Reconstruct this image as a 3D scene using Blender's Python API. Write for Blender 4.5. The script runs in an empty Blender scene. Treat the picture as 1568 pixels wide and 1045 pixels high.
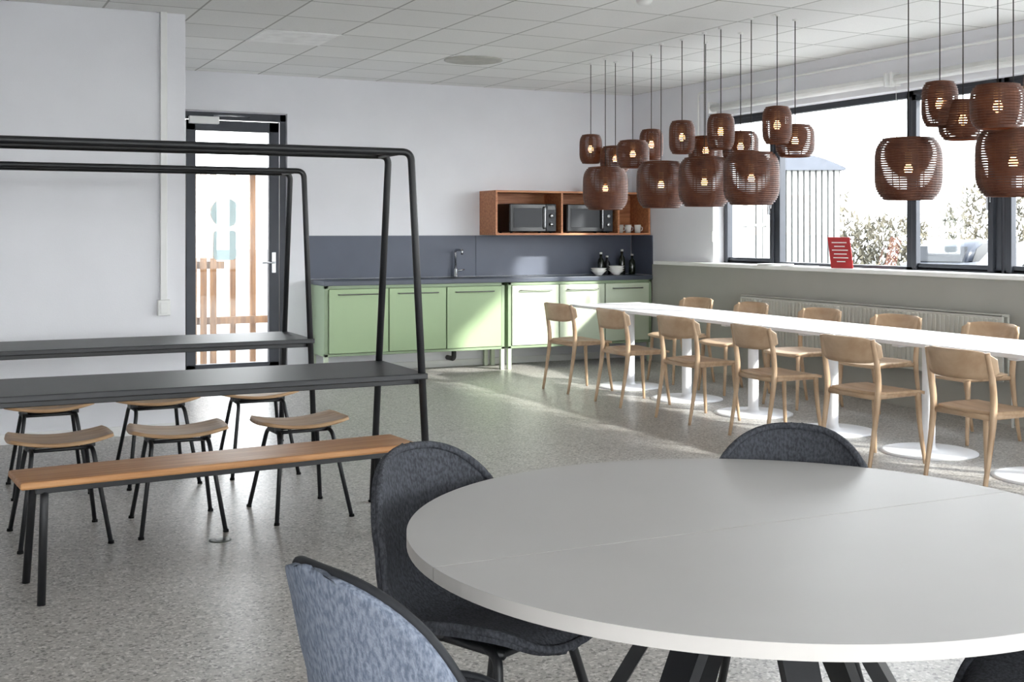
import bpy, bmesh, math, random
from mathutils import Vector, Matrix
random.seed(7)
S=bpy.context.scene
# ---------------------------------------------------------------- materials
def lin(c):
    o=[]
    for v in c:
        v/=255.0
        o.append(v/12.92 if v<=0.04045 else ((v+0.055)/1.055)**2.4)
    return (o[0],o[1],o[2],1)
def mat(name,rgb,rough=0.5,metal=0.0,var=0.04,scale=8.0,stretch=(1,1,1),bump=0.0,bscale=60,emit=None,estr=0,spec=0.5,rgb2=None,detail=4):
    m=bpy.data.materials.new(name); m.use_nodes=True
    nt=m.node_tree; n=nt.nodes; l=nt.links
    bs=n['Principled BSDF']
    bs.inputs['Roughness'].default_value=rough
    bs.inputs['Metallic'].default_value=metal
    bs.inputs['Specular IOR Level'].default_value=spec
    tc=n.new('ShaderNodeTexCoord'); mp=n.new('ShaderNodeMapping')
    mp.inputs['Scale'].default_value=stretch
    l.new(tc.outputs['Object'],mp.inputs['Vector'])
    nz=n.new('ShaderNodeTexNoise'); nz.inputs['Scale'].default_value=scale; nz.inputs['Detail'].default_value=detail
    l.new(mp.outputs[0],nz.inputs['Vector'])
    cr=n.new('ShaderNodeValToRGB')
    c=lin(rgb)
    if rgb2 is None:
        a=tuple(max(0,x*(1-var*2)) for x in c[:3])+(1,); b=tuple(min(1,x*(1+var*2)) for x in c[:3])+(1,)
    else: a=c; b=lin(rgb2)
    cr.color_ramp.elements[0].position=0.35; cr.color_ramp.elements[1].position=0.65
    cr.color_ramp.elements[0].color=a; cr.color_ramp.elements[1].color=b
    l.new(nz.outputs['Fac'],cr.inputs[0]); l.new(cr.outputs[0],bs.inputs['Base Color'])
    if bump>0:
        n2=n.new('ShaderNodeTexNoise'); n2.inputs['Scale'].default_value=bscale
        l.new(mp.outputs[0],n2.inputs['Vector'])
        bp=n.new('ShaderNodeBump'); bp.inputs['Strength'].default_value=bump; bp.inputs['Distance'].default_value=0.01
        l.new(n2.outputs['Fac'],bp.inputs['Height']); l.new(bp.outputs[0],bs.inputs['Normal'])
    if emit:
        bs.inputs['Emission Color'].default_value=lin(emit); bs.inputs['Emission Strength'].default_value=estr
    return m
def glassmat(name,tint=(0.97,0.99,0.98),refl=0.07):
    m=bpy.data.materials.new(name); m.use_nodes=True
    nt=m.node_tree; n=nt.nodes; l=nt.links; n.clear()
    o=n.new('ShaderNodeOutputMaterial'); t=n.new('ShaderNodeBsdfTransparent'); g=n.new('ShaderNodeBsdfGlossy'); mx=n.new('ShaderNodeMixShader')
    t.inputs[0].default_value=(*tint,1); g.inputs['Roughness'].default_value=0.02; mx.inputs[0].default_value=refl
    l.new(t.outputs[0],mx.inputs[1]); l.new(g.outputs[0],mx.inputs[2]); l.new(mx.outputs[0],o.inputs[0])
    return m
def stickermat():
    m=bpy.data.materials.new('frosted_pale_sticker'); m.use_nodes=True
    nt=m.node_tree; n=nt.nodes; l=nt.links; n.clear()
    o=n.new('ShaderNodeOutputMaterial'); g=n.new('ShaderNodeBsdfTranslucent'); d=n.new('ShaderNodeBsdfDiffuse'); t=n.new('ShaderNodeBsdfTransparent'); mx=n.new('ShaderNodeMixShader'); m2=n.new('ShaderNodeMixShader')
    t.inputs[0].default_value=(0.8,0.88,0.88,1); g.inputs[0].default_value=lin((128,146,148)); d.inputs[0].default_value=lin((196,212,212))
    l.new(g.outputs[0],m2.inputs[1]); l.new(d.outputs[0],m2.inputs[2]); m2.inputs[0].default_value=0.6
    mx.inputs[0].default_value=0.85
    l.new(t.outputs[0],mx.inputs[1]); l.new(m2.outputs[0],mx.inputs[2]); l.new(mx.outputs[0],o.inputs[0])
    return m
M={}
M['wall']=mat('white_wall_paint',(232,232,236),0.75,var=0.01,scale=2,bump=0.05,bscale=150)
M['lowwall']=mat('sage_grey_wall_paint',(170,169,162),0.8,var=0.015,scale=2,bump=0.05,bscale=150)
M['whiteplastic']=mat('white_plastic',(232,232,230),0.4,var=0.01)
M['sill']=mat('white_sill',(238,238,234),0.35,var=0.01)
M['radiator']=mat('radiator_enamel',(198,198,190),0.45,var=0.01)
M['frame']=mat('anthracite_aluminium',(52,55,62),0.4,metal=0.3,var=0.03)
M['blackmetal']=mat('black_powdercoat',(26,27,30),0.42,var=0.04,scale=30,bump=0.04,bscale=400)
M['tabletopblack']=mat('charcoal_laminate',(36,37,40),0.42,var=0.04,scale=5)
M['whitetop']=mat('white_laminate',(232,232,234),0.4,var=0.005)
M['roundtop']=mat('pale_grey_laminate',(184,182,181),0.42,var=0.008,scale=3)
M['roundedge']=mat('pale_edge_band',(202,198,194),0.5,var=0.008,scale=3)
M['oak']=mat('oak_bench_wood',(168,116,72),0.42,stretch=(1.2,22,22),scale=2.2,rgb2=(196,146,98),bump=0.05,bscale=14)
M['oakstool']=mat('oak_stool_wood',(166,130,94),0.45,stretch=(1.5,18,18),scale=2.5,rgb2=(192,158,120),bump=0.04,bscale=14)
M['beech']=mat('beech_chair_wood',(180,150,120),0.45,stretch=(12,1.6,3),scale=2.5,rgb2=(202,174,144),bump=0.03,bscale=12)
M['ply']=mat('reddish_plywood',(166,104,70),0.55,stretch=(2,20,20),scale=2,rgb2=(198,138,96))
M['green']=mat('sage_green_lacquer',(162,184,144),0.4,var=0.012,scale=2)
M['greenframe']=mat('sage_green_frame',(140,158,128),0.4,var=0.012,scale=2)
M['greenlite']=mat('sunlit_green_and_pale_legs',(194,204,182),0.4,var=0.012,scale=2)  # sunlight on the right doors put into the green; pale legs share it
M['splash']=mat('slate_blue_laminate',(82,88,103),0.45,var=0.02,scale=4)
M['worktop']=mat('dark_slate_worktop',(74,80,92),0.35,var=0.03,scale=6)
M['steel']=mat('brushed_steel',(190,192,195),0.25,metal=1.0,var=0.02)
M['dsteel']=mat('dark_handle_metal',(110,112,108),0.35,metal=0.7,var=0.02)
M['black']=mat('black_plastic',(20,21,24),0.35,var=0.05)
M['blackglass']=mat('black_oven_glass',(12,13,16),0.12,var=0.05,spec=0.3)
M['panelgrey']=mat('microwave_grey',(34,36,41),0.4,var=0.03,spec=0.3)
M['rattan']=mat('brown_wood_slats',(76,42,28),0.5,var=0.1,scale=14,rgb2=(102,60,40),spec=0.3)
M['cord']=mat('dark_textile_cord',(40,36,34),0.7)
M['bulb']=mat('warm_bulb',(255,230,190),0.3,emit=(255,188,124),estr=11)
M['brass']=mat('aged_brass',(150,110,60),0.3,metal=1)
M['slate']=mat('slate_felt',(58,60,65),0.95,scale=160,stretch=(1,1,0.5),rgb2=(82,84,90),bump=0.4,bscale=500,spec=0.15,detail=2)
M['bluefelt']=mat('blue_grey_felt',(104,112,128),0.95,scale=150,stretch=(1,1,0.4),rgb2=(142,150,165),bump=0.3,bscale=500,spec=0.15,detail=2)
M['piping']=mat('dark_piping',(30,32,37),0.7)
M['red']=mat('red_card',(170,30,34),0.5,var=0.03)
M['paper']=mat('white_paper',(235,235,232),0.6,var=0.01)
M['ceramic']=mat('white_ceramic',(236,236,232),0.2,var=0.01)
M['darkglass']=mat('dark_bottle_glass',(30,36,26),0.12,var=0.05)
M['soil']=mat('potting_soil',(50,38,30),0.9)
M['leaf']=mat('leaf_green',(60,80,44),0.6,rgb2=(96,116,64),scale=12)
M['scrub']=mat('dry_scrub',(70,68,56),0.9,rgb2=(108,101,84),scale=1.3)
M['asphalt']=mat('pale_paving',(108,108,107),0.9,var=0.05,scale=3)
M['outwhite']=mat('whitewashed_slats',(158,158,154),0.7,var=0.04,scale=4)
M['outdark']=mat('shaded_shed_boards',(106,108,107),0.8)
M['outwood']=mat('weathered_timber',(104,72,44),0.7,rgb2=(138,100,64),stretch=(10,10,1),scale=3)
M['shedroof']=mat('shed_roof_grey',(78,82,90),0.6)
M['carsilver']=mat('silver_blue_paint',(34,39,49),0.35,var=0.02,spec=0.3)
M['cardark']=mat('dark_blue_paint',(36,42,54),0.35,var=0.02,spec=0.3)
M['carglass']=mat('car_glass',(10,12,15),0.15,spec=0.3)
M['rubber']=mat('tyre_rubber',(14,14,15),0.8,spec=0.2)
M['sticker']=stickermat()
M['glass']=glassmat('window_glass')
M['led']=mat('led_panel_diffuser',(246,246,244),0.4)
M['vent']=mat('vent_grey',(186,185,178),0.6)
def floor_mat():
    m=bpy.data.materials.new('polished_terrazzo_concrete'); m.use_nodes=True
    nt=m.node_tree; n=nt.nodes; l=nt.links; bs=n['Principled BSDF']
    tc=n.new('ShaderNodeTexCoord')
    v=n.new('ShaderNodeTexVoronoi'); v.inputs['Scale'].default_value=100; l.new(tc.outputs['Object'],v.inputs['Vector'])
    sx=n.new('ShaderNodeSeparateColor'); l.new(v.outputs['Color'],sx.inputs[0])
    cr=n.new('ShaderNodeValToRGB'); e=cr.color_ramp.elements; cr.color_ramp.interpolation='CONSTANT'
    e[0].position=0; e[0].color=lin((126,122,117)); e[1].position=0.13; e[1].color=lin((168,164,159))
    x=e.new(0.45); x.color=lin((184,180,175)); x=e.new(0.86); x.color=lin((212,208,203))
    l.new(sx.outputs[0],cr.inputs[0])
    v2=n.new('ShaderNodeTexVoronoi'); v2.inputs['Scale'].default_value=250; l.new(tc.outputs['Object'],v2.inputs['Vector'])
    s2=n.new('ShaderNodeSeparateColor'); l.new(v2.outputs['Color'],s2.inputs[0])
    c2=n.new('ShaderNodeValToRGB'); e=c2.color_ramp.elements
    e[0].position=0.1; e[0].color=(0.72,0.72,0.71,1); e[1].position=0.5; e[1].color=(1,1,1,1); l.new(s2.outputs[0],c2.inputs[0])
    nz=n.new('ShaderNodeTexNoise'); nz.inputs['Scale'].default_value=0.7; nz.inputs['Detail'].default_value=5; l.new(tc.outputs['Object'],nz.inputs['Vector'])
    c3=n.new('ShaderNodeValToRGB'); e=c3.color_ramp.elements
    e[0].position=0.3; e[0].color=(0.9,0.9,0.9,1); e[1].position=0.7; e[1].color=(1,1,1,1); l.new(nz.outputs['Fac'],c3.inputs[0])
    m1=n.new('ShaderNodeMix'); m1.data_type='RGBA'; m1.blend_type='MULTIPLY'; m1.inputs[0].default_value=0.8
    l.new(cr.outputs[0],m1.inputs[6]); l.new(c2.outputs[0],m1.inputs[7])
    m2=n.new('ShaderNodeMix'); m2.data_type='RGBA'; m2.blend_type='MULTIPLY'; m2.inputs[0].default_value=1
    l.new(m1.outputs[2],m2.inputs[6]); l.new(c3.outputs[0],m2.inputs[7])
    l.new(m2.outputs[2],bs.inputs['Base Color'])
    mr=n.new('ShaderNodeMapRange'); mr.inputs[3].default_value=0.28; mr.inputs[4].default_value=0.4; l.new(nz.outputs['Fac'],mr.inputs[0]); l.new(mr.outputs[0],bs.inputs['Roughness'])
    return m
M['floor']=floor_mat()
def ceil_mat():
    m=bpy.data.materials.new('acoustic_ceiling_tiles'); m.use_nodes=True
    nt=m.node_tree; n=nt.nodes; l=nt.links; bs=n['Principled BSDF']; bs.inputs['Roughness'].default_value=0.9
    tc=n.new('ShaderNodeTexCoord'); mp=n.new('ShaderNodeMapping'); mp.inputs['Location'].default_value=(0.12,0.1,0)
    l.new(tc.outputs['Object'],mp.inputs[0])
    b=n.new('ShaderNodeTexBrick'); b.offset=0; b.squash=1
    b.inputs['Scale'].default_value=1; b.inputs['Brick Width'].default_value=0.6; b.inputs['Row Height'].default_value=0.6
    b.inputs['Mortar Size'].default_value=0.008; b.inputs['Mortar Smooth'].default_value=0.2
    b.inputs['Color1'].default_value=lin((232,232,230)); b.inputs['Color2'].default_value=lin((242,242,240)); b.inputs['Mortar'].default_value=lin((176,176,172))
    l.new(mp.outputs[0],b.inputs['Vector'])
    nz=n.new('ShaderNodeTexNoise'); nz.inputs['Scale'].default_value=180; l.new(tc.outputs['Object'],nz.inputs['Vector'])
    c=n.new('ShaderNodeValToRGB'); c.color_ramp.elements[0].position=0.3; c.color_ramp.elements[0].color=(0.92,0.92,0.92,1); c.color_ramp.elements[1].position=0.5
    l.new(nz.outputs['Fac'],c.inputs[0])
    mx=n.new('ShaderNodeMix'); mx.data_type='RGBA'; mx.blend_type='MULTIPLY'; mx.inputs[0].default_value=1
    l.new(b.outputs['Color'],mx.inputs[6]); l.new(c.outputs[0],mx.inputs[7]); l.new(mx.outputs[2],bs.inputs['Base Color'])
    return m
M['ceiling']=ceil_mat()
# ---------------------------------------------------------------- builder
def catmull(p,n=6):
    p=[Vector(q) for q in p]; out=[]
    for i in range(len(p)-1):
        p0=p[max(i-1,0)];p1=p[i];p2=p[i+1];p3=p[min(i+2,len(p)-1)]
        for k in range(n):
            t=k/n
            out.append(0.5*((2*p1)+(p2-p0)*t+(2*p0-5*p1+4*p2-p3)*t*t+(3*p1-3*p2+p3-p0)*t**3))
    out.append(p[-1]); return out
def fillet(p,r=0.06,n=6):
    p=[Vector(q) for q in p]; out=[p[0]]
    for i in range(1,len(p)-1):
        a=(p[i-1]-p[i]); b=(p[i+1]-p[i]); rr=min(r,a.length*0.45,b.length*0.45)
        A=p[i]+a.normalized()*rr; C=p[i]+b.normalized()*rr
        for k in range(n+1):
            t=k/n; out.append(A*(1-t)**2+p[i]*2*t*(1-t)+C*t*t)
    out.append(p[-1]); return out
class B:
    def __init__(s): s.bm=bmesh.new(); s.ms=[]
    def mi(s,k):
        m=M[k]
        if m not in s.ms: s.ms.append(m)
        return s.ms.index(m)
    def _merge(s,t,k,smooth=False,mtx=None,keepmat=False):
        if mtx is not None: bmesh.ops.transform(t,matrix=mtx,verts=t.verts)
        i=s.mi(k) if k else 0
        for f in t.faces:
            if not keepmat: f.material_index=i
            f.smooth=smooth
        me=bpy.data.meshes.new('tmp'); t.to_mesh(me); t.free(); s.bm.from_mesh(me); bpy.data.meshes.remove(me)
    def box(s,a,b,k,bev=0.0,seg=2,mtx=None,smooth=False):
        t=bmesh.new(); bmesh.ops.create_cube(t,size=1)
        c=[(a[i]+b[i])/2 for i in range(3)]; d=[abs(b[i]-a[i]) for i in range(3)]
        bmesh.ops.scale(t,vec=d,verts=t.verts); bmesh.ops.translate(t,vec=c,verts=t.verts)
        if bev>0: bmesh.ops.bevel(t,geom=t.edges[:],offset=min(bev,min(d)*0.45),segments=seg,affect='EDGES',profile=0.5)
        s._merge(t,k,smooth,mtx)
    def tube(s,p,r,k,seg=10,closed=False,flat=None,mtx=None,cap=True):
        p=[Vector(q) for q in p]; n=len(p)
        rr=r if isinstance(r,(list,tuple)) else [r]*n
        t=bmesh.new(); rings=[]; up=None
        for i in range(n):
            if closed: d=(p[(i+1)%n]-p[i-1]).normalized()
            elif i==0: d=(p[1]-p[0]).normalized()
            elif i==n-1: d=(p[-1]-p[-2]).normalized()
            else: d=((p[i+1]-p[i]).normalized()+(p[i]-p[i-1]).normalized()).normalized()
            if up is None: up=Vector((0,0,1)) if abs(d.z)<0.9 else Vector((1,0,0))
            x=d.cross(up).normalized(); up=x.cross(d).normalized()
            a,b=(1,1) if flat is None else flat
            rings.append([t.verts.new(p[i]+(x*math.cos(2*math.pi*j/seg)*a+up*math.sin(2*math.pi*j/seg)*b)*rr[i]) for j in range(seg)])
        for i in range(n if closed else n-1):
            A=rings[i];C=rings[(i+1)%n]
            for j in range(seg): t.faces.new((A[j],A[(j+1)%seg],C[(j+1)%seg],C[j]))
        if not closed and cap:
            t.faces.new(rings[0][::-1]); t.faces.new(rings[-1])
        bmesh.ops.recalc_face_normals(t,faces=t.faces)
        s._merge(t,k,True,mtx)
    def lathe(s,prof,k,seg=32,c=(0,0,0),closedprof=False,smooth=True,mtx=None):
        t=bmesh.new(); R=[]
        for (r,z) in prof:
            if r<1e-6: R.append([t.verts.new((c[0],c[1],c[2]+z))])
            else: R.append([t.verts.new((c[0]+r*math.cos(2*math.pi*j/seg),c[1]+r*math.sin(2*math.pi*j/seg),c[2]+z)) for j in range(seg)])
        m=len(R)
        for i in range(m if closedprof else m-1):
            A=R[i];C=R[(i+1)%m]
            for j in range(seg):
                q=[A[j%len(A)],A[(j+1)%len(A)],C[(j+1)%len(C)],C[j%len(C)]]
                u=[]
                for v in q:
                    if v not in u: u.append(v)
                if len(u)>2:
                    try: t.faces.new(u)
                    except ValueError: pass
        bmesh.ops.recalc_face_normals(t,faces=t.faces)
        s._merge(t,k,smooth,mtx)
    def poly(s,pts,z0,z1,k,axis='z',bev=0.0,mtx=None,smooth=False):
        t=bmesh.new()
        def P(a,b,h): return {'z':(a,b,h),'y':(a,h,b),'x':(h,a,b)}[axis]
        A=[t.verts.new(P(x,y,z0)) for x,y in pts]; C=[t.verts.new(P(x,y,z1)) for x,y in pts]
        t.faces.new(A[::-1]); t.faces.new(C); n=len(pts)
        for i in range(n): t.faces.new((A[i],A[(i+1)%n],C[(i+1)%n],C[i]))
        bmesh.ops.recalc_face_normals(t,faces=t.faces)
        if bev>0: bmesh.ops.bevel(t,geom=[e for e in t.edges if len(e.link_faces)==2 and e.calc_face_angle(0)>0.6],offset=bev,segments=2,affect='EDGES')
        s._merge(t,k,smooth,mtx)
    def grid(s,P,k,thick=0.0,kback=None):
        t=bmesh.new(); V=[[t.verts.new(q) for q in row] for row in P]
        for i in range(len(P)-1):
            for j in range(len(P[0])-1): t.faces.new((V[i][j],V[i+1][j],V[i+1][j+1],V[i][j+1]))
        t.normal_update()
        a=s.mi(k); b=s.mi(kback or k)
        for f in t.faces: f.material_index=a
        if thick:
            nn={v:v.normal.copy() for v in t.verts}
            W={}
            for v in list(t.verts): W[v]=t.verts.new(v.co-nn[v]*thick)
            fs=list(t.faces)
            bd=[e for e in t.edges if len(e.link_faces)==1]
            for f in fs:
                g=t.faces.new([W[v] for v in reversed(f.verts)]); g.material_index=b
            for e in bd:
                x,y=e.verts
                g=t.faces.new((x,y,W[y],W[x])); g.material_index=b
            bmesh.ops.recalc_face_normals(t,faces=t.faces)
        s._merge(t,None,True,None,keepmat=True)
    def mesh(s,name):
        me=bpy.data.meshes.new(name); s.bm.to_mesh(me); s.bm.free()
        for m in s.ms: me.materials.append(m)
        return me
    def obj(s,name,loc=(0,0,0),rz=0): return place(s.mesh(name),name,loc,rz)
def place(me,name,loc=(0,0,0),rz=0,sc=1):
    o=bpy.data.objects.new(name,me); S.collection.objects.link(o); o.location=loc; o.rotation_euler=(0,0,rz); o.scale=(sc,sc,sc); return o
# ---------------------------------------------------------------- room   x=u (right along kitchen wall)  y=v (away)
H=2.92; WB=11.5; WU=7.1
b=B(); b.box((-4.3,-4.3,-0.1),(7.4,11.8,0),'floor'); b.obj('floor')
b=B(); b.box((-4.3,-4.3,H),(7.4,11.8,H+0.12),'ceiling'); b.obj('ceiling')
b=B(); b.box((-0.0,WB,0),(2.12,WB+0.3,H),'wall'); b.box((3.17,WB,0),(7.4,WB+0.3,H),'wall'); b.box((2.12,WB,2.55),(3.17,WB+0.3,H),'wall'); b.obj('wall_back')
b=B(); b.box((-4.3,8.55,0),(1.63,8.85,H),'wall',0.004); b.box((1.4,8.85,0),(1.63,WB,H),'wall'); b.obj('wall_left_front')
b=B(); b.box((-4.3,-4.3,0),(-4.0,8.55,H),'wall'); b.obj('wall_left')
b=B(); b.box((-4.0,-4.3,0),(7.4,-4.0,0.5),'wall'); b.box((-4.0,-4.3,2.75),(7.4,-4.0,H),'wall'); b.box((-4.0,-4.3,0.5),(-3.4,-4.0,2.75),'wall'); b.box((6.6,-4.3,0.5),(7.4,-4.0,2.75),'wall'); b.obj('wall_rear')
b=B()
b.box((WU-0.05,-4.0,0),(WU+0.3,11.0,1.05),'lowwall')
b.box((WU,11.0,0),(WU+0.3,WB,1.05),'wall')
b.box((WU,-4.0,2.55),(WU+0.3,WB,H),'wall')
b.box((WU,9.95,1.05),(WU+0.3,WB,2.55),'wall')
b.obj('wall_right')
b=B(); b.box((WU-0.13,-3.9,1.052),(WU+0.125,10.85,1.088),'sill',0.006); b.obj('windowsill')
b=B(); b.box((3.4,WB-0.015,0),(WU,WB,0.07),'whiteplastic',0.003); b.obj('baseboard_back')
b=B(); b.box((-3.9,8.535,0),(1.63,8.55,0.07),'whiteplastic',0.003); b.obj('baseboard_left')
def window(name,v1,v0,mull,sash):
    b=B(); x0,x1=WU+0.13,WU+0.2; z0,z1=1.06,2.55; f=0.055
    b.box((x0,v0,z0),(x1,v1,z0+f),'frame',0.004); b.box((x0,v0,z1-f),(x1,v1,z1),'frame',0.004)
    b.box((x0,v0,z0),(x1,v0+f,z1),'frame',0.004); b.box((x0,v1-f,z0),(x1,v1,z1),'frame',0.004)
    for m in mull: b.box((x0,m-0.04,z0),(x1,m+0.04,z1),'frame',0.004)
    for (a,c) in sash:
        y0,y1,w=a+0.035,c-0.035,0.05
        b.box((x0-0.0,y0,z0+0.035),(x0+0.03,y1,z0+0.035+w),'frame',0.004); b.box((x0-0.02,y0,z1-0.035-w),(x0+0.03,y1,z1-0.035),'frame',0.004)
        b.box((x0-0.02,y0,z0+0.035),(x0+0.03,y0+w,z1-0.035),'frame',0.004); b.box((x0-0.02,y1-w,z0+0.035),(x0+0.03,y1,z1-0.035),'frame',0.004)
        b.box((x0-0.035,y0+0.012,1.62),(x0-0.02,y0+0.038,1.68),'steel',0.003); b.box((x0-0.06,y0+0.016,1.56),(x0-0.035,y0+0.034,1.67),'steel',0.003)
    b.box((x0+0.035,v0+0.02,z0+0.02),(x0+0.041,v1-0.02,z1-0.02),'glass')
    return b.obj(name)
window('window_1',9.95,6.47,[9.11,7.4],[(9.11,9.95),(6.5,7.4)])
window('window_2',6.45,3.05,[5.55,3.9],[(5.55,6.45),(3.05,3.9)])
window('window_3',3.03,-0.4,[2.15,0.45],[(2.15,3.03)])
window('window_4',-0.42,-4.0,[-1.3,-3.0],[(-1.3,-0.42)])
b=B()
for x in (-3.4,-1.4,0.6,2.6,4.6,6.54): b.box((x,-4.2,0.5),(x+0.06,-4.12,2.75),'frame',0.004)
b.box((-3.4,-4.2,0.5),(6.6,-4.12,0.56),'frame'); b.box((-3.4,-4.2,2.69),(6.6,-4.12,2.75),'frame'); b.box((-3.38,-4.165,0.52),(6.58,-4.16,2.73),'glass'); b.obj('rear_fill_window')  # unseen rear glazing, added so daylight fills the room
b=B()
for (v1,v0) in ((9.9,7.45),(7.38,3.95),(3.88,0.5)):
    b.tube([(WU-0.05,v1,2.63),(WU-0.05,v0,2.63)],0.038,'whiteplastic',14)
    b.tube([(WU-0.088,v1-0.01,2.63),(WU-0.088,v0+0.01,2.63)],0.006,'whiteplastic',6)
    for v in (v1,v0): b.box((WU-0.1,v-0.012,2.58),(WU,v+0.012,2.69),'whiteplastic',0.004)
    b.tube([(WU-0.07,v1-0.03,2.62),(WU-0.06,v1-0.03,1.35)],0.002,'whiteplastic',5)
b.box((WU-0.075,9.86,1.3),(WU-0.045,9.88,1.4),'whiteplastic',0.004)
b.obj('roller_blind')
b=B(); b.tube(fillet([(WU-0.02,10.18,2.2),(WU-0.02,10.18,2.81),(WU-0.02,-3.9,2.81)],0.05),0.011,'whiteplastic',8); b.box((WU-0.045,10.14,2.13),(WU,10.22,2.22),'whiteplastic',0.005); b.obj('trim_conduit')
b=B(); b.box((1.455,8.515,0.92),(1.50,8.55,H),'whiteplastic',0.004); b.box((1.435,8.5,0.82),(1.52,8.55,0.93),'whiteplastic',0.006); b.box((1.452,8.495,0.835),(1.503,8.502,0.915),'whiteplastic',0.002); b.obj('trim_trunking')
# door
b=B(); x0,x1=2.13,3.16; y0,y1=WB+0.02,WB+0.10
b.box((x0,y0,0),(x0+0.06,y1,2.54),'frame',0.004); b.box((x1-0.06,y0,0),(x1,y1,2.54),'frame',0.004); b.box((x0,y0,2.47),(x1,y1,2.54),'frame',0.004)
a,c=x0+0.07,x1-0.07
b.box((a,y0-0.015,0.01),(a+0.09,y0+0.05,2.46),'frame',0.005); b.box((c-0.1,y0-0.015,0.01),(c,y0+0.05,2.46),'frame',0.005)
b.box((a,y0-0.015,2.36),(c,y0+0.05,2.46),'frame',0.005); b.box((a,y0-0.015,0.01),(c,y0+0.05,0.14),'frame',0.005)
b.box((a+0.05,y0+0.015,0.1),(c-0.05,y0+0.022,2.4),'glass')
b.box((a+0.02,y0-0.07,2.42),(a+0.3,y0-0.015,2.49),'whiteplastic',0.006); b.tube([(a+0.25,y0-0.05,2.50),(a+0.42,y0-0.09,2.50),(a+0.6,y0-0.02,2.50)],0.008,'steel',6)
b.box((c-0.075,y0-0.025,1.0),(c-0.035,y0-0.015,1.2),'steel',0.003); b.tube(fillet([(c-0.055,y0-0.02,1.1),(c-0.055,y0-0.07,1.1),(c-0.18,y0-0.07,1.1)],0.02),0.009,'steel',8)
b.lathe([(0,0.001),(0.14,0.001)],'sticker',32,mtx=Matrix.Translation((2.575,y0+0.012,1.58))@Matrix.Rotation(math.pi/2,4,'X'))
rp=[]
for (cx,cz,a0) in ((2.64,1.37,0),(2.50,1.37,90),(2.50,1.17,180),(2.64,1.17,270)):
    for k in range(6): a=math.radians(a0+k*18); rp.append((cx+0.04*math.cos(a),cz+0.04*math.sin(a)))
t=bmesh.new(); t.faces.new([t.verts.new((x,y0+0.011,z)) for x,z in rp]); b._merge(t,'sticker')
b.obj('door_1')
for i,(u,v) in enumerate(((2.28,8.9),(5.28,2.9),(-0.72,4.1),(2.28,1.7),(-0.72,-0.7),(4.68,-0.7))):
    b=B(); b.box((0,0,-0.006),(0.6,0.6,0),'whiteplastic'); b.box((0.015,0.015,-0.008),(0.585,0.585,-0.006),'led'); b.obj('ceiling_light_panel',(u,v,H))
b=B(); b.lathe([(0,0),(0.26,0),(0.26,-0.008),(0.22,-0.014),(0.2,-0.008),(0.16,-0.016),(0.14,-0.008),(0.1,-0.016),(0.08,-0.008),(0,-0.014)],'vent',36); b.obj('ceiling_air_diffuser',(4.35,9.7,H))
b=B(); b.lathe([(0,0),(0.055,0),(0.055,-0.02),(0.035,-0.045),(0,-0.05)],'whiteplastic',24); b.obj('smoke_detector',(4.2,6.65,H))
# ---------------------------------------------------------------- kitchen
b=B(); k0,k1,kf,kb=3.39,7.04,11.0,WB
z0,z1=0.21,0.885
mid=5.30
for (a,c,front) in ((k0,mid-0.02,'green'),(mid+0.02,k1,'greenlite')):  # right unit is the same green, lightened as if sunlit
    b.box((a,kf+0.02,z0),(c,kb-0.02,z1),'greenframe',0.003)
    b.box((a,kf-0.002,z0),(a+0.035,kf+0.03,z1),'greenframe',0.002); b.box((c-0.035,kf-0.002,z0),(c,kf+0.03,z1),'greenframe',0.002)
    b.box((a,kf-0.002,z1-0.03),(c,kf+0.03,z1),'greenframe',0.002); b.box((a,kf-0.002,z0),(c,kf+0.03,z0+0.025),'greenframe',0.002)
    w=(c-a-0.07)/3
    for i in range(3):
        d0=a+0.035+i*w+0.006; d1=d0+w-0.012
        b.box((d0,kf-0.015,z0+0.03),(d1,kf+0.02,z1-0.035),front,0.004)
        hx0,hx1=d0+0.09,d1-0.09; hz=z1-0.085
        b.tube(fillet([(hx0,kf-0.01,hz),(hx0,kf-0.045,hz),(hx1,kf-0.045,hz),(hx1,kf-0.01,hz)],0.012,4),0.006,'dsteel',8)
    for x in (a+0.02,c-0.02):
        for y in (kf+0.02,kb-0.08): b.box((x-0.02,y-0.02,0),(x+0.02,y+0.02,z0+0.02),'greenlite',0.003)
b.box((k0-0.01,kf-0.02,z1),(k1+0.005,kb-0.02,0.93),'worktop',0.004)
b.box((4.62,11.12,0.925),(5.12,11.42,0.9305),'steel',0.002); b.box((4.65,11.15,0.925),(5.09,11.39,0.931),'black',0.002)
b.tube(fillet([(4.85,11.3,0.21),(4.85,11.3,0.1),(4.85,11.47,0.1)],0.04),0.025,'blackmetal',10)
b.obj('kitchen_cabinet')
b=B(); b.box((3.36,WB-0.014,0.935),(5.18,WB-0.001,1.36),'splash',0.001); b.box((5.183,WB-0.014,0.935),(WU-0.02,WB-0.001,1.36),'splash',0.001); b.obj('kitchen_backsplash')
b=B(); b.box((WU-0.014,11.06,0.935),(WU-0.001,WB-0.016,1.36),'splash',0.001); b.obj('kitchen_backsplash')
b=B(); b.lathe([(0,0),(0.027,0),(0.027,0.01),(0.022,0.015),(0.022,0.08),(0.017,0.09),(0,0.09)],'steel',20)
b.tube(fillet([(0,0,0.08),(0,0,0.28),(0,-0.17,0.28),(0,-0.17,0.235)],0.035,6),0.012,'steel',12); b.tube([(0.02,0,0.06),(0.1,0,0.075)],[0.01,0.007],'steel',8); b.obj('kitchen_faucet',(4.93,11.445,0.9315))
b=B(); s0,s1,sf=5.23,7.09,11.1; za,zb=1.365,1.825; t=0.02
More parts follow.
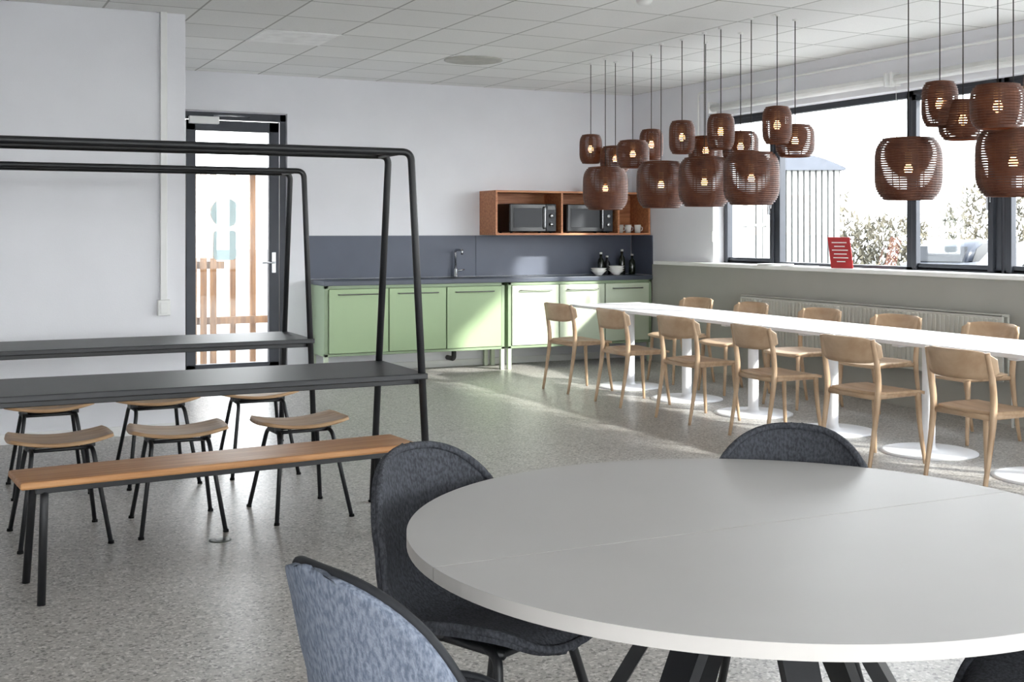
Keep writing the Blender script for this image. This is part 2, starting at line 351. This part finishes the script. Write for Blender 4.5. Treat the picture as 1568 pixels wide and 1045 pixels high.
b.box((s0,sf,za),(s1,WB,za+t),'ply'); b.box((s0,sf,zb-t),(s1,WB,zb),'ply')
for x in (s0,5.99,6.68,s1-t): b.box((x,sf+0.002,za),(x+t,WB,zb),'ply')
b.box((s0,WB-0.012,za),(s1,WB-0.002,zb),'ply')
b.obj('plywood_shelf')
def microwave(loc,rz,w=0.5):
    b=B(); b.box((-w/2,-0.17,0.012),(w/2,0.17,0.305),'black',0.008)
    b.box((-w/2+0.005,-0.185,0.018),(w/2-0.125,-0.168,0.30),'blackglass',0.004); b.box((-w/2+0.04,-0.188,0.06),(w/2-0.17,-0.184,0.26),'panelgrey',0.002)
    b.box((w/2-0.12,-0.185,0.018),(w/2-0.005,-0.168,0.30),'panelgrey',0.004); b.box((w/2-0.105,-0.188,0.245),(w/2-0.02,-0.184,0.282),'blackglass')
    for z in (0.18,0.09): b.lathe([(0,0),(0.022,0),(0.019,0.018),(0,0.018)],'steel',20,mtx=Matrix.Translation((w/2-0.062,-0.185,z))@Matrix.Rotation(math.pi/2,4,'X'))
    b.tube(fillet([(w/2-0.145,-0.18,0.05),(w/2-0.145,-0.21,0.05),(w/2-0.145,-0.21,0.27),(w/2-0.145,-0.18,0.27)],0.015,4),0.007,'steel',8)
    for x in (-1,1):
        for y in (-0.13,0.13): b.lathe([(0,0),(0.014,0),(0.014,0.013),(0,0.013)],'rubber',12,c=(x*(w/2-0.04),y,0))
    return b.obj('microwave_oven',loc,rz)
microwave((5.67,11.3,za+t),0.0,0.54); microwave((6.35,11.3,za+t),0.0,0.56)
def pot(name,loc,r,h,leafn,lh):
    b=B(); b.lathe([(0,0),(r*0.75,0),(r,h),(r*0.9,h),(r*0.85,h*0.85),(0,h*0.85)],'ceramic' if leafn<25 else 'brass',20)
    b.lathe([(0,h*0.86),(r*0.84,h*0.86)],'soil',16)
    for i in range(leafn):
        a=random.random()*6.28; L=lh*(0.6+0.5*random.random()); sp=random.random()*0.8
        p=[Vector((0,0,h*0.85)),Vector((math.cos(a)*L*0.25*sp,math.sin(a)*L*0.25*sp,h+L*0.5)),Vector((math.cos(a)*L*0.7*sp,math.sin(a)*L*0.7*sp,h+L*0.85))]
        b.tube(catmull(p,3),[0.004,0.006,0.008,0.01,0.009,0.006,0.001],'leaf',5,flat=(1,0.25))
    return b.obj(name,loc)
pot('potted_plant',(6.87,11.3,zb),0.055,0.1,22,0.16); pot('potted_plant',(6.45,11.32,zb),0.05,0.07,20,0.1)
for x,y in ((6.78,11.22),(6.9,11.25),(6.99,11.2)):
    b=B(); b.lathe([(0,0),(0.03,0),(0.037,0.09),(0.034,0.09),(0.028,0.006),(0,0.006)],'vent' if x<6.85 else 'ceramic',20); b.tube(catmull([(0.033,0,0.07),(0.06,0,0.06),(0.055,0,0.03),(0.031,0,0.025)],4),0.004,'ceramic',6); b.obj('coffee_mug',(x,y,za+t))
for x,y,n in ((6.5,11.2,1),(6.72,11.2,2)):
    b=B()
    for i in range(n+1): b.lathe([(0,0),(0.035,0),(0.04,0.01),(0.09,0.055),(0.086,0.055),(0.04,0.016),(0,0.012)],'ceramic',28,c=(0,0,i*0.022))
    b.obj('ceramic_bowl_stack',(x,y,0.9315))
for x,y,h,k in ((6.62,11.36,0.24,'darkglass'),(6.72,11.4,0.2,'black'),(6.9,11.38,0.27,'darkglass'),(6.98,11.3,0.22,'darkglass')):
    b=B(); b.lathe([(0,0),(0.034,0),(0.036,0.01),(0.036,h*0.55),(0.03,h*0.68),(0.013,h*0.78),(0.013,h),(0,h)],k,20); b.lathe([(0.0145,h*0.93),(0.0155,h*0.93),(0.0155,h+0.004),(0,h+0.004)],'paper',16); b.obj('bottle',(x,y,0.9315))
b=B(); 
b.box((6.935,6.2,0.32),(6.955,9.28,0.8),'radiator',0.004); b.box((6.99,6.2,0.32),(7.01,9.28,0.8),'radiator',0.004)
b.box((6.935,6.2,0.785),(7.01,9.28,0.803),'radiator',0.004)
y=6.24
while y<9.26: b.box((6.927,y,0.35),(6.937,y+0.026,0.77),'radiator',0.004,1); y+=0.045
for v in (6.6,8.9): b.box((7.0,v,0.3),(7.045,v+0.04,0.7),'radiator')
b.tube(fillet([(6.97,6.14,0.0),(6.97,6.14,0.36),(6.97,6.22,0.36)],0.02),0.009,'whiteplastic',8); b.tube([(6.97,6.14,0.36),(6.91,6.14,0.36)],0.018,'whiteplastic',12)
b.obj('radiator')
b=B(); Mx=Matrix.Rotation(math.radians(-12),4,'Y')
b.box((-0.003,-0.105,0),(0.003,0.105,0.27),'red',mtx=Mx)
for i,w in enumerate((0.07,0.05,0.075,0.06,0.07,0.04)): b.box((-0.0045,-w,0.22-i*0.033),(-0.003,w,0.228-i*0.033),'paper',mtx=Mx)
b.tube([(0.05,0,0.2),(0.11,0,0.001)],0.004,'red',6)
b.obj('red_sign',(7.0,7.95,1.089),math.radians(18))
b=B()
for i in range(5): b.box((-0.1,-0.14,i*0.003),(0.1,0.14,i*0.003+0.002),'paper',mtx=Matrix.Rotation(0.1*i,4,'Z'))
b.obj('paper_stack',(7.08,8.95,1.088)); 
b=B(); b.box((-0.1,-0.14,0),(0.1,0.14,0.004),'paper'); b.box((-0.1,-0.14,0.004),(0.0,0.14,0.006),'splash'); b.obj('brochure',(7.08,8.6,1.088),0.2)
# ---------------------------------------------------------------- dining tables
b=B(); L=1.795
b.box((-0.375,-L/2,0.705),(0.375,L/2,0.73),'whitetop',0.004)
for y in (-0.45,0.45):
    b.lathe([(0,0),(0.3,0),(0.3,0.006),(0.27,0.014),(0.06,0.02),(0.045,0.03),(0.04,0.05),(0.04,0.66),(0.05,0.68),(0,0.69)],'whitetop',40,c=(0,y,0))
    b.box((-0.28,y-0.03,0.68),(0.28,y+0.03,0.705),'whitetop',0.004); b.box((-0.03,y-0.2,0.68),(0.03,y+0.2,0.705),'whitetop',0.004)
me=b.mesh('dining_table')
for v in (8.85,7.05,5.25,3.45): place(me,'dining_table',(5.725,v,0))
def dining_chair_mesh():
    b=B()
    P=[]
    n=14
    for i in range(n+1):
        a=-1+2*i/n; row=[]
        for j in range(n+1):
            c=-1+2*j/n
            x=a*math.sqrt(1-c*c*0.22); y=c*math.sqrt(1-a*a*0.22)
            wid=0.22+0.012*x
            row.append((x*0.215+0.0, y*wid, 0.452-0.014*(1-x*x)*(1-y*y)+ (0.0 if x<0.6 else -0.02*(x-0.6)/0.4)))
        P.append(row)
    b.grid(P,'beech',0.018)
    for s in (-1,1):
        b.tube(catmull([(0.19,s*0.205,0),(0.165,s*0.185,0.25),(0.155,s*0.178,0.44)],5),[0.011+0.008*i/10 for i in range(11)],'beech',10)
        pts=catmull([(-0.27,s*0.21,0),(-0.225,s*0.21,0.25),(-0.2,s*0.212,0.45),(-0.215,s*0.218,0.62),(-0.245,s*0.212,0.765)],5)
        b.tube(pts,[0.011+0.008*min(1,i/9) -0.004*max(0,(i-12)/8) for i in range(len(pts))],'beech',10)
        b.tube([(0.155,s*0.178,0.425),(-0.2,s*0.205,0.425)],0.012,'beech',8,flat=(0.8,1.3))
    b.tube([(0.155,-0.178,0.42),(0.155,0.178,0.42)],0.012,'beech',8,flat=(0.8,1.3)); b.tube([(-0.2,-0.205,0.42),(-0.2,0.205,0.42)],0.012,'beech',8,flat=(0.8,1.3))
    P=[]
    for i in range(17):
        s=-1+2*i/16; row=[]
        hh=0.078*(1-abs(s)**6*0.55)
        for j in range(7):
            q=-1+2*j/6
            z=0.70+q*hh
            x=-0.285+0.085*s*s-0.03*(z-0.70)/0.08*0.5
            row.append((x,s*0.245,z))
        P.append(row)
    b.grid(P,'beech',0.016)
    return b.mesh('dining_chair')
me=dining_chair_mesh()
for v,r in ((9.3,3),(8.38,-2),(7.46,2),(6.54,-3),(5.62,2),(4.75,-1),(3.75,0)): place(me,'dining_chair',(5.22,v,0),math.radians(r))
for v,r in ((9.42,2),(8.6,-3),(7.68,1),(6.82,3),(5.95,-2),(5.05,0)): place(me,'dining_chair',(6.31,v,0),math.radians(180+r))
# ---------------------------------------------------------------- pendant lamps
def pendant_mesh(R,h,zc,n,nm):
    b=B(); pitch=h/n
    def rad(q): return R*(1-0.27*abs(q)**4.2)
    for i in range(n):
        z=-h/2+pitch*(i+0.5); r=rad(2*z/h); hh=pitch*0.40
        b.lathe([(r,z-hh),(r,z+hh),(r-0.006,z+hh),(r-0.006,z-hh)],'rattan',36,closedprof=True,smooth=False)
    for k in range(8):
        a=k*math.pi/4+0.3
        pts=[(math.cos(a)*(rad(q)-0.009),math.sin(a)*(rad(q)-0.009),q*h/2) for q in [-1+2*i/12 for i in range(13)]]
        b.tube(pts,0.004,'rattan',5)
    r=rad(1)
    b.lathe([(0,h/2+0.006),(r*0.55,h/2+0.006),(r-0.006,h/2+0.001),(r-0.006,h/2-0.004),(0,h/2-0.003)],'rattan',36)
    b.lathe([(r,-h/2-0.003),(r,-h/2+0.003),(r-0.018,-h/2+0.003),(r-0.018,-h/2-0.003)],'rattan',36,closedprof=True)
    b.lathe([(0,0.10),(0.018,0.10),(0.02,0.06),(0.02,0.035),(0,0.035)],'brass',16)
    b.tube([(0,0,0.1),(0,0,h/2)],0.006,'cord',8)
    b.lathe([(0,0.035),(0.012,0.03),(0.022,0.008),(0.025,-0.006),(0.02,-0.022),(0.009,-0.03),(0,-0.031)],'bulb',18)
    b.tube([(0,0,h/2),(0,0,H-zc)],0.0035,'cord',6)
    b.lathe([(0,H-zc),(0.02,H-zc),(0.018,H-zc-0.01),(0,H-zc-0.014)],'whiteplastic',16)
    return b.mesh(nm)
big=pendant_mesh(0.198,0.37,1.78,26,'pendant_lamp_large'); small=pendant_mesh(0.103,0.255,2.145,19,'pendant_lamp_small'); med=pendant_mesh(0.138,0.225,2.05,16,'pendant_lamp_medium')
for u,v in ((5.36,9.12),(5.34,8.2),(5.34,7.6),(5.28,6.94),(5.34,5.48),(5.34,4.7)): place(big,'pendant_lamp',(u,v,1.78),random.random())
for u,v in ((5.39,9.43),(5.58,8.72),(5.36,7.93),(5.32,7.36),(5.35,6.74),(5.31,5.2),(5.34,4.5)): place(small,'pendant_lamp',(u,v,2.145),random.random())
for u,v in ((5.54,9.25),(5.32,8.6),(5.62,7.98),(5.59,7.48),(5.59,6.84),(5.42,5.13),(5.0,4.5)): place(med,'pendant_lamp',(u,v,2.05),random.random())
# ---------------------------------------------------------------- framed tables
b=B(); xr,xl=2.08,-0.95
def yy(z): return 0.155+0.14*(1.78-z)/1.04
for s in (-1,1):
    b.tube(fillet([(xl,s*yy(0),0),(xl,s*yy(1.78),1.78),(xr,s*yy(1.78),1.78),(xr,s*yy(0),0)],0.045,8),0.0175,'blackmetal',12)
    for x in (xl,xr): b.lathe([(0,0),(0.022,0),(0.022,0.01),(0,0.01)],'rubber',12,c=(x,s*yy(0),0))
    b.box((xl,s*0.24-0.02,0.685),(xr,s*0.24+0.02,0.712),'blackmetal',0.003)
for x in (xl,xr):
    b.tube([(x,-yy(0.70),0.70),(x,yy(0.70),0.70)],0.0155,'blackmetal',10); b.tube([(x+(0.05 if x<0 else -0.05),-yy(1.78),1.78),(x+(0.05 if x<0 else -0.05),yy(1.78),1.78)],0.015,'blackmetal',10)
b.box((xl-0.02,-0.32,0.713),(xr+0.022,0.32,0.74),'tabletopblack',0.004)
me=b.mesh('framed_table')
place(me,'framed_table',(0,5.52,0)); place(me,'framed_table',(0.05,7.5,0))
b=B(); L=1.66
b.box((-L/2,-0.15,0.432),(L/2,0.15,0.46),'oak',0.008)
b.box((-L/2+0.06,-0.12,0.407),(L/2-0.06,-0.09,0.432),'blackmetal',0.002); b.box((-L/2+0.06,0.09,0.407),(L/2-0.06,0.12,0.432),'blackmetal',0.002)
for x in (-L/2+0.09,L/2-0.08):
    s=1 if x>0 else -1
    for y in (-1,1): b.tube(fillet([(x-s*0.02,0,0.415),(x,y*0.12,0.415),(x+s*0.02,y*0.17,0)],0.05,6),0.0155,'blackmetal',12)
b.obj('bench',(1.13,5.05,0),math.radians(5.0))
def stool_mesh():
    b=B(); P=[]
    for i in range(17):
        s=-1+2*i/16; row=[]
        for j in range(9):
            q=-1+2*j/8
            y=q*0.15*math.sqrt(1-0.18*s**4); x=s*0.23*math.sqrt(1-0.16*q**4)
            row.append((x,y,0.435+0.028*s*s-0.006*(1-q*q)))
        P.append(row)
    b.grid(P,'oakstool',-0.016)
    for s in (-1,1):
        b.tube(fillet([(s*0.19,-0.225,0),(s*0.13,-0.11,0.412),(s*0.13,0.11,0.412),(s*0.19,0.225,0)],0.04,6),0.0105,'blackmetal',10)
        for y in (-0.225,0.225): b.lathe([(0,0),(0.014,0),(0.013,0.012),(0,0.012)],'rubber',10,c=(s*0.19,y,0))
    b.tube([(-0.13,-0.06,0.412),(0.13,-0.06,0.412)],0.009,'blackmetal',8); b.tube([(-0.13,0.06,0.412),(0.13,0.06,0.412)],0.009,'blackmetal',8)
    for x in (-0.13,0.13): b.box((x-0.02,-0.05,0.412),(x+0.02,0.05,0.445),'blackmetal',0.003)
    return b.mesh('stool')
me=stool_mesh()
for u,v,r in ((0.55,5.86,2),(1.08,5.86,-3),(1.68,5.87,3),(0.6,6.98,0),(1.17,6.98,2),(1.75,7.0,-2)): place(me,'stool',(u,v,0),math.radians(r))
b=B(); b.lathe([(0,0),(0.05,0),(0.05,0.002),(0.04,0.003),(0,0.003)],'dsteel',28); b.box((-0.02,-0.02,0.002),(0.02,0.02,0.004),'black'); b.obj('floor_socket',(1.2,5.48,0))
# ---------------------------------------------------------------- round table
b=B(); R=0.785
def half(sgn):
    n=64; return [(R*math.cos(math.pi*i/n),sgn*(R*math.sin(math.pi*i/n))+sgn*0.0015) for i in range(n+1)]
for sg in (-1,1):
    b.poly(half(sg),0.712,0.7399,'roundedge'); b.poly(half(sg),0.7399,0.7405,'roundtop')
b.lathe([(0,0.69),(0.3,0.69),(0.3,0.71),(0,0.71)],'blackmetal',32)
for k in range(6):
    a=k*math.pi/3+0.25
    A=Vector((math.cos(a)*0.12,math.sin(a)*0.12,0.69)); C=Vector((math.cos(a)*0.52,math.sin(a)*0.52,0.0))
    t=bmesh.new()
    side=Vector((-math.sin(a),math.cos(a),0))*0.035; th=Vector((math.cos(a),math.sin(a),0))*0.018
    vs=[]
    for p,f in ((A,1.2),(C,0.8)):
        for sx,sy in ((-1,-1),(1,-1),(1,1),(-1,1)): vs.append(t.verts.new(p+side*sx*f+th*sy))
    t.faces.new(vs[:4]); t.faces.new(vs[4:][::-1])
    for i in range(4): t.faces.new((vs[i],vs[(i+1)%4],vs[4+(i+1)%4],vs[4+i]))
    bmesh.ops.recalc_face_normals(t,faces=t.faces); b._merge(t,'blackmetal')
b.obj('round_table',(1.681,2.19,0))
# ---------------------------------------------------------------- upholstered shell chairs
def shell_mesh(kin,kout,kpipe,pr):
    b=B()
    ctrl=[(0.25,0,0.425),(0.20,0,0.455),(0.10,0,0.455),(-0.02,0,0.44),(-0.13,0,0.45),(-0.205,0,0.51),(-0.245,0,0.62),(-0.27,0,0.73),(-0.29,0,0.815),(-0.293,0,0.83)]
    c=catmull(ctrl,12)
    ln=[0]
    for i in range(1,len(c)): ln.append(ln[-1]+(c[i]-c[i-1]).length)
    T=ln[-1]
    def at(s):
        s=max(0,min(T,s))
        for i in range(1,len(c)):
            if s<=ln[i]: 
                f=(s-ln[i-1])/max(1e-9,ln[i]-ln[i-1]); return c[i-1].lerp(c[i],f),(c[i]-c[i-1]).normalized()
        return c[-1],(c[-1]-c[-2]).normalized()
    N=40; P=[]; K=16
    for i in range(N+1):
        tau=math.sin(-math.pi/2+math.pi*i/N)
        p,d=at((tau+1)/2*T)
        nrm=Vector((d.z,0,-d.x))
        e=3.2 if tau<0 else 2.6
        W=0.24*(1-0.10*math.exp(-((tau-0.15)/0.25)**2))
        w=W*max(0.0,(1-abs(tau)**e))**(1/2.3)+0.012
        row=[]
        lift=0.035+0.055*max(0,min(1,(tau+0.1)/0.5))
        for j in range(K+1):
            s=-1+2*j/K
            row.append(p+Vector((0,s*w,0))+nrm*(lift*(s*w/0.232)**2))
        P.append(row)
    b.grid(P,kin,-0.022,kout)
    ed=[r[0] for r in P]+[r[-1] for r in P[::-1]]
    ed2=[]
    for q in ed:
        if not ed2 or (q-ed2[-1]).length>0.004: ed2.append(q)
    b.tube(ed2,pr,kpipe,8,closed=True)
    for sx in (-1,1):
        b.tube([(0.14,sx*0.12,0.405),(-0.1,sx*0.12,0.405)],0.011,'blackmetal',8)
        b.tube(fillet([(0.02,sx*0.10,0.41),(0.13,sx*0.13,0.405),(0.22,sx*0.22,0)],0.03,5),0.0125,'blackmetal',10)
        b.tube(fillet([(0.02,sx*0.10,0.41),(-0.10,sx*0.13,0.405),(-0.23,sx*0.22,0)],0.03,5),0.0125,'blackmetal',10)
    b.box((-0.1,-0.12,0.398),(0.14,0.12,0.412),'blackmetal',0.003)
    return b.mesh('upholstered_chair')
me=shell_mesh('slate','slate','slate',0.010); me2=shell_mesh('slate','bluefelt','piping',0.009)
place(me,'upholstered_chair',(1.274,2.717,0),math.radians(-67))
place(me2,'upholstered_chair',(0.882,2.05,0),math.radians(15.4))
place(me,'upholstered_chair',(2.083,2.60,0),math.radians(-136))
place(me,'upholstered_chair',(2.10,1.668,0),math.radians(129))
# ---------------------------------------------------------------- outside
G=-0.4
b=B(); b.box((-60,-60,G-0.3),(110,120,G),'asphalt'); b.obj('ground_outside')
b=B()
p0=Vector((9.6,17.0,0)); p1=Vector((12.3,15.5,0)); d=(p1-p0); n=20
for i in range(n):
    p=p0+d*(i/n); b.box((p.x,p.y,G),(p.x+0.1,p.y+0.03,1.85),'outwhite',0.004,1)
b.tube([p0+Vector((0,0.06,0.4)),p1+Vector((0,0.06,0.4))],0.03,'outwhite',6); b.tube([p0+Vector((0,0.06,1.5)),p1+Vector((0,0.06,1.5))],0.03,'outwhite',6)
b.obj('slatted_fence_white')
b=B()
for i in range(15): b.box((-0.75+i*0.1,-0.02,0),(-0.75+i*0.1+0.072,0.02,2.85),'outwhite',0.004,1)
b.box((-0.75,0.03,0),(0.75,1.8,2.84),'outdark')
b.poly([(-0.82,2.84)]+[(-0.82+1.64*i/14,2.88+0.24*math.sin(math.pi*i/14)) for i in range(15)]+[(0.82,2.84)],-0.1,1.9,'shedroof',axis='y')
b.obj('garden_shed',(13.25,16.2,G),math.radians(-30))
b=B()
for i in range(14000):
    t=random.random(); x=24+t*26+random.uniform(-.8,.8); y=40.2-t*16+random.uniform(-.8,.8); hmax=2.7+0.7*math.sin(x*0.9)+0.4*math.sin(x*2.7)
    z=random.random()**0.9*hmax; L=random.uniform(0.12,0.35)
    q=Vector((x,y,z+G)); e=q+Vector((random.uniform(-.3,.3),random.uniform(-.3,.3),L)); b_=Vector((random.uniform(.03,.07),random.uniform(-.05,.05),0))
    vs=[b.bm.verts.new(q-b_),b.bm.verts.new(q+b_),b.bm.verts.new(e)]
    b.bm.faces.new(vs)
b.mi('scrub'); b.obj('scrub_hedge')
def car(loc,rz,k,sc=1):
    b=B()
    body=[(-2.1,0.25),(-2.15,0.55),(-2.05,0.85),(-1.75,0.95),(-0.9,0.98),(0.95,0.98),(1.6,0.88),(2.0,0.78),(2.15,0.55),(2.12,0.28),(1.7,0.22),(-1.7,0.22)]
    b.poly(body,-0.86,0.86,k,axis='y',bev=0.07,smooth=True)
    cab=[(-1.7,0.93),(-1.35,1.3),(-0.9,1.45),(0.1,1.47),(0.45,1.36),(1.15,0.93)]
    b.poly(cab,-0.70,0.70,k,axis='y',bev=0.06,smooth=True)
    win=[(-1.45,0.97),(-1.2,1.27),(-0.85,1.39),(0.05,1.41),(0.35,1.32),(0.95,0.97)]
    b.poly(win,-0.712,0.712,'carglass',axis='y')
    b.poly([(0.38,1.40),(1.1,0.99),(1.17,0.96),(0.46,1.38)],-0.6,0.6,'carglass',axis='y')
    b.poly([(-1.42,1.30),(-1.73,0.98),(-1.76,0.98),(-1.45,1.32)],-0.6,0.6,'carglass',axis='y')
    for x in (-1.3,1.32):
        for y in (-0.8,0.8):
            mt=Matrix.Translation((x,y,0.32))@Matrix.Rotation(math.pi/2,4,'X')
            b.lathe([(0,-0.1),(0.28,-0.1),(0.32,-0.07),(0.32,0.07),(0.28,0.1),(0,0.1)],'rubber',24,mtx=mt); b.lathe([(0,-0.11),(0.19,-0.11),(0.19,0.11),(0,0.11)],'steel',16,mtx=mt)
    for y in (-0.6,0.6): b.box((2.05,y-0.17,0.6),(2.14,y+0.17,0.72),'ceramic',0.02); b.box((-2.15,y-0.15,0.65),(-2.06,y+0.15,0.8),'red',0.02)
    return place(b.mesh('parked_car'),'parked_car',loc,rz,sc)
car((24.6,23.1,G),math.radians(20),'carsilver',1.08); car((14.6,10.7,G),math.radians(-26),'cardark',1.2)
b=B()   # timber fence just behind the glass door
for i in range(9):
    x=1.9+i*0.105; b.box((x,13.0,G),(x+0.07,13.03,2.05),'outwood',0.003,1)
for x in (2.98,3.2): b.box((x,13.1,G),(x+0.06,13.16,2.05),'outwood',0.003,1)
b.box((1.8,13.04,0.4),(4.0,13.08,0.48),'outwood'); b.box((1.8,13.04,1.0),(2.9,13.08,1.08),'outwood'); b.box((1.8,12.95,2.02),(4.0,13.15,2.1),'outwood')
b.obj('timber_fence')
# ---------------------------------------------------------------- light
w=bpy.data.worlds.new('overcast_bright_sky'); S.world=w; w.use_nodes=True
n=w.node_tree.nodes; l=w.node_tree.links; bg=n['Background']; bg.inputs['Strength'].default_value=5.7
tc=n.new('ShaderNodeTexCoord'); sp=n.new('ShaderNodeSeparateXYZ'); cr=n.new('ShaderNodeValToRGB')
l.new(tc.outputs['Generated'],sp.inputs[0]); l.new(sp.outputs['Z'],cr.inputs[0]); l.new(cr.outputs[0],bg.inputs[0])
cr.color_ramp.elements[0].color=(0.98,0.972,1,1); cr.color_ramp.elements[1].color=(0.83,0.88,1,1)
sd=bpy.data.lights.new('sun','SUN'); sd.energy=5.5; sd.angle=math.radians(2.5); sd.color=(1,0.96,0.92)
so=bpy.data.objects.new('sun',sd); S.collection.objects.link(so)
el=math.radians(26); dr=Vector((-0.58*math.cos(el),0.81*math.cos(el),-math.sin(el)))
so.rotation_euler=dr.to_track_quat('-Z','Y').to_euler(); so.location=(12,-5,8)
# ---------------------------------------------------------------- camera
cd=bpy.data.cameras.new('camera'); cd.sensor_width=36; cd.lens=42.24; cd.shift_y=-0.1068
co=bpy.data.objects.new('camera',cd); S.collection.objects.link(co); co.location=(0,0,1.4); co.rotation_euler=(math.pi/2,0,math.radians(-26)); S.camera=co
S.view_settings.view_transform='Standard'; S.view_settings.exposure=1.0
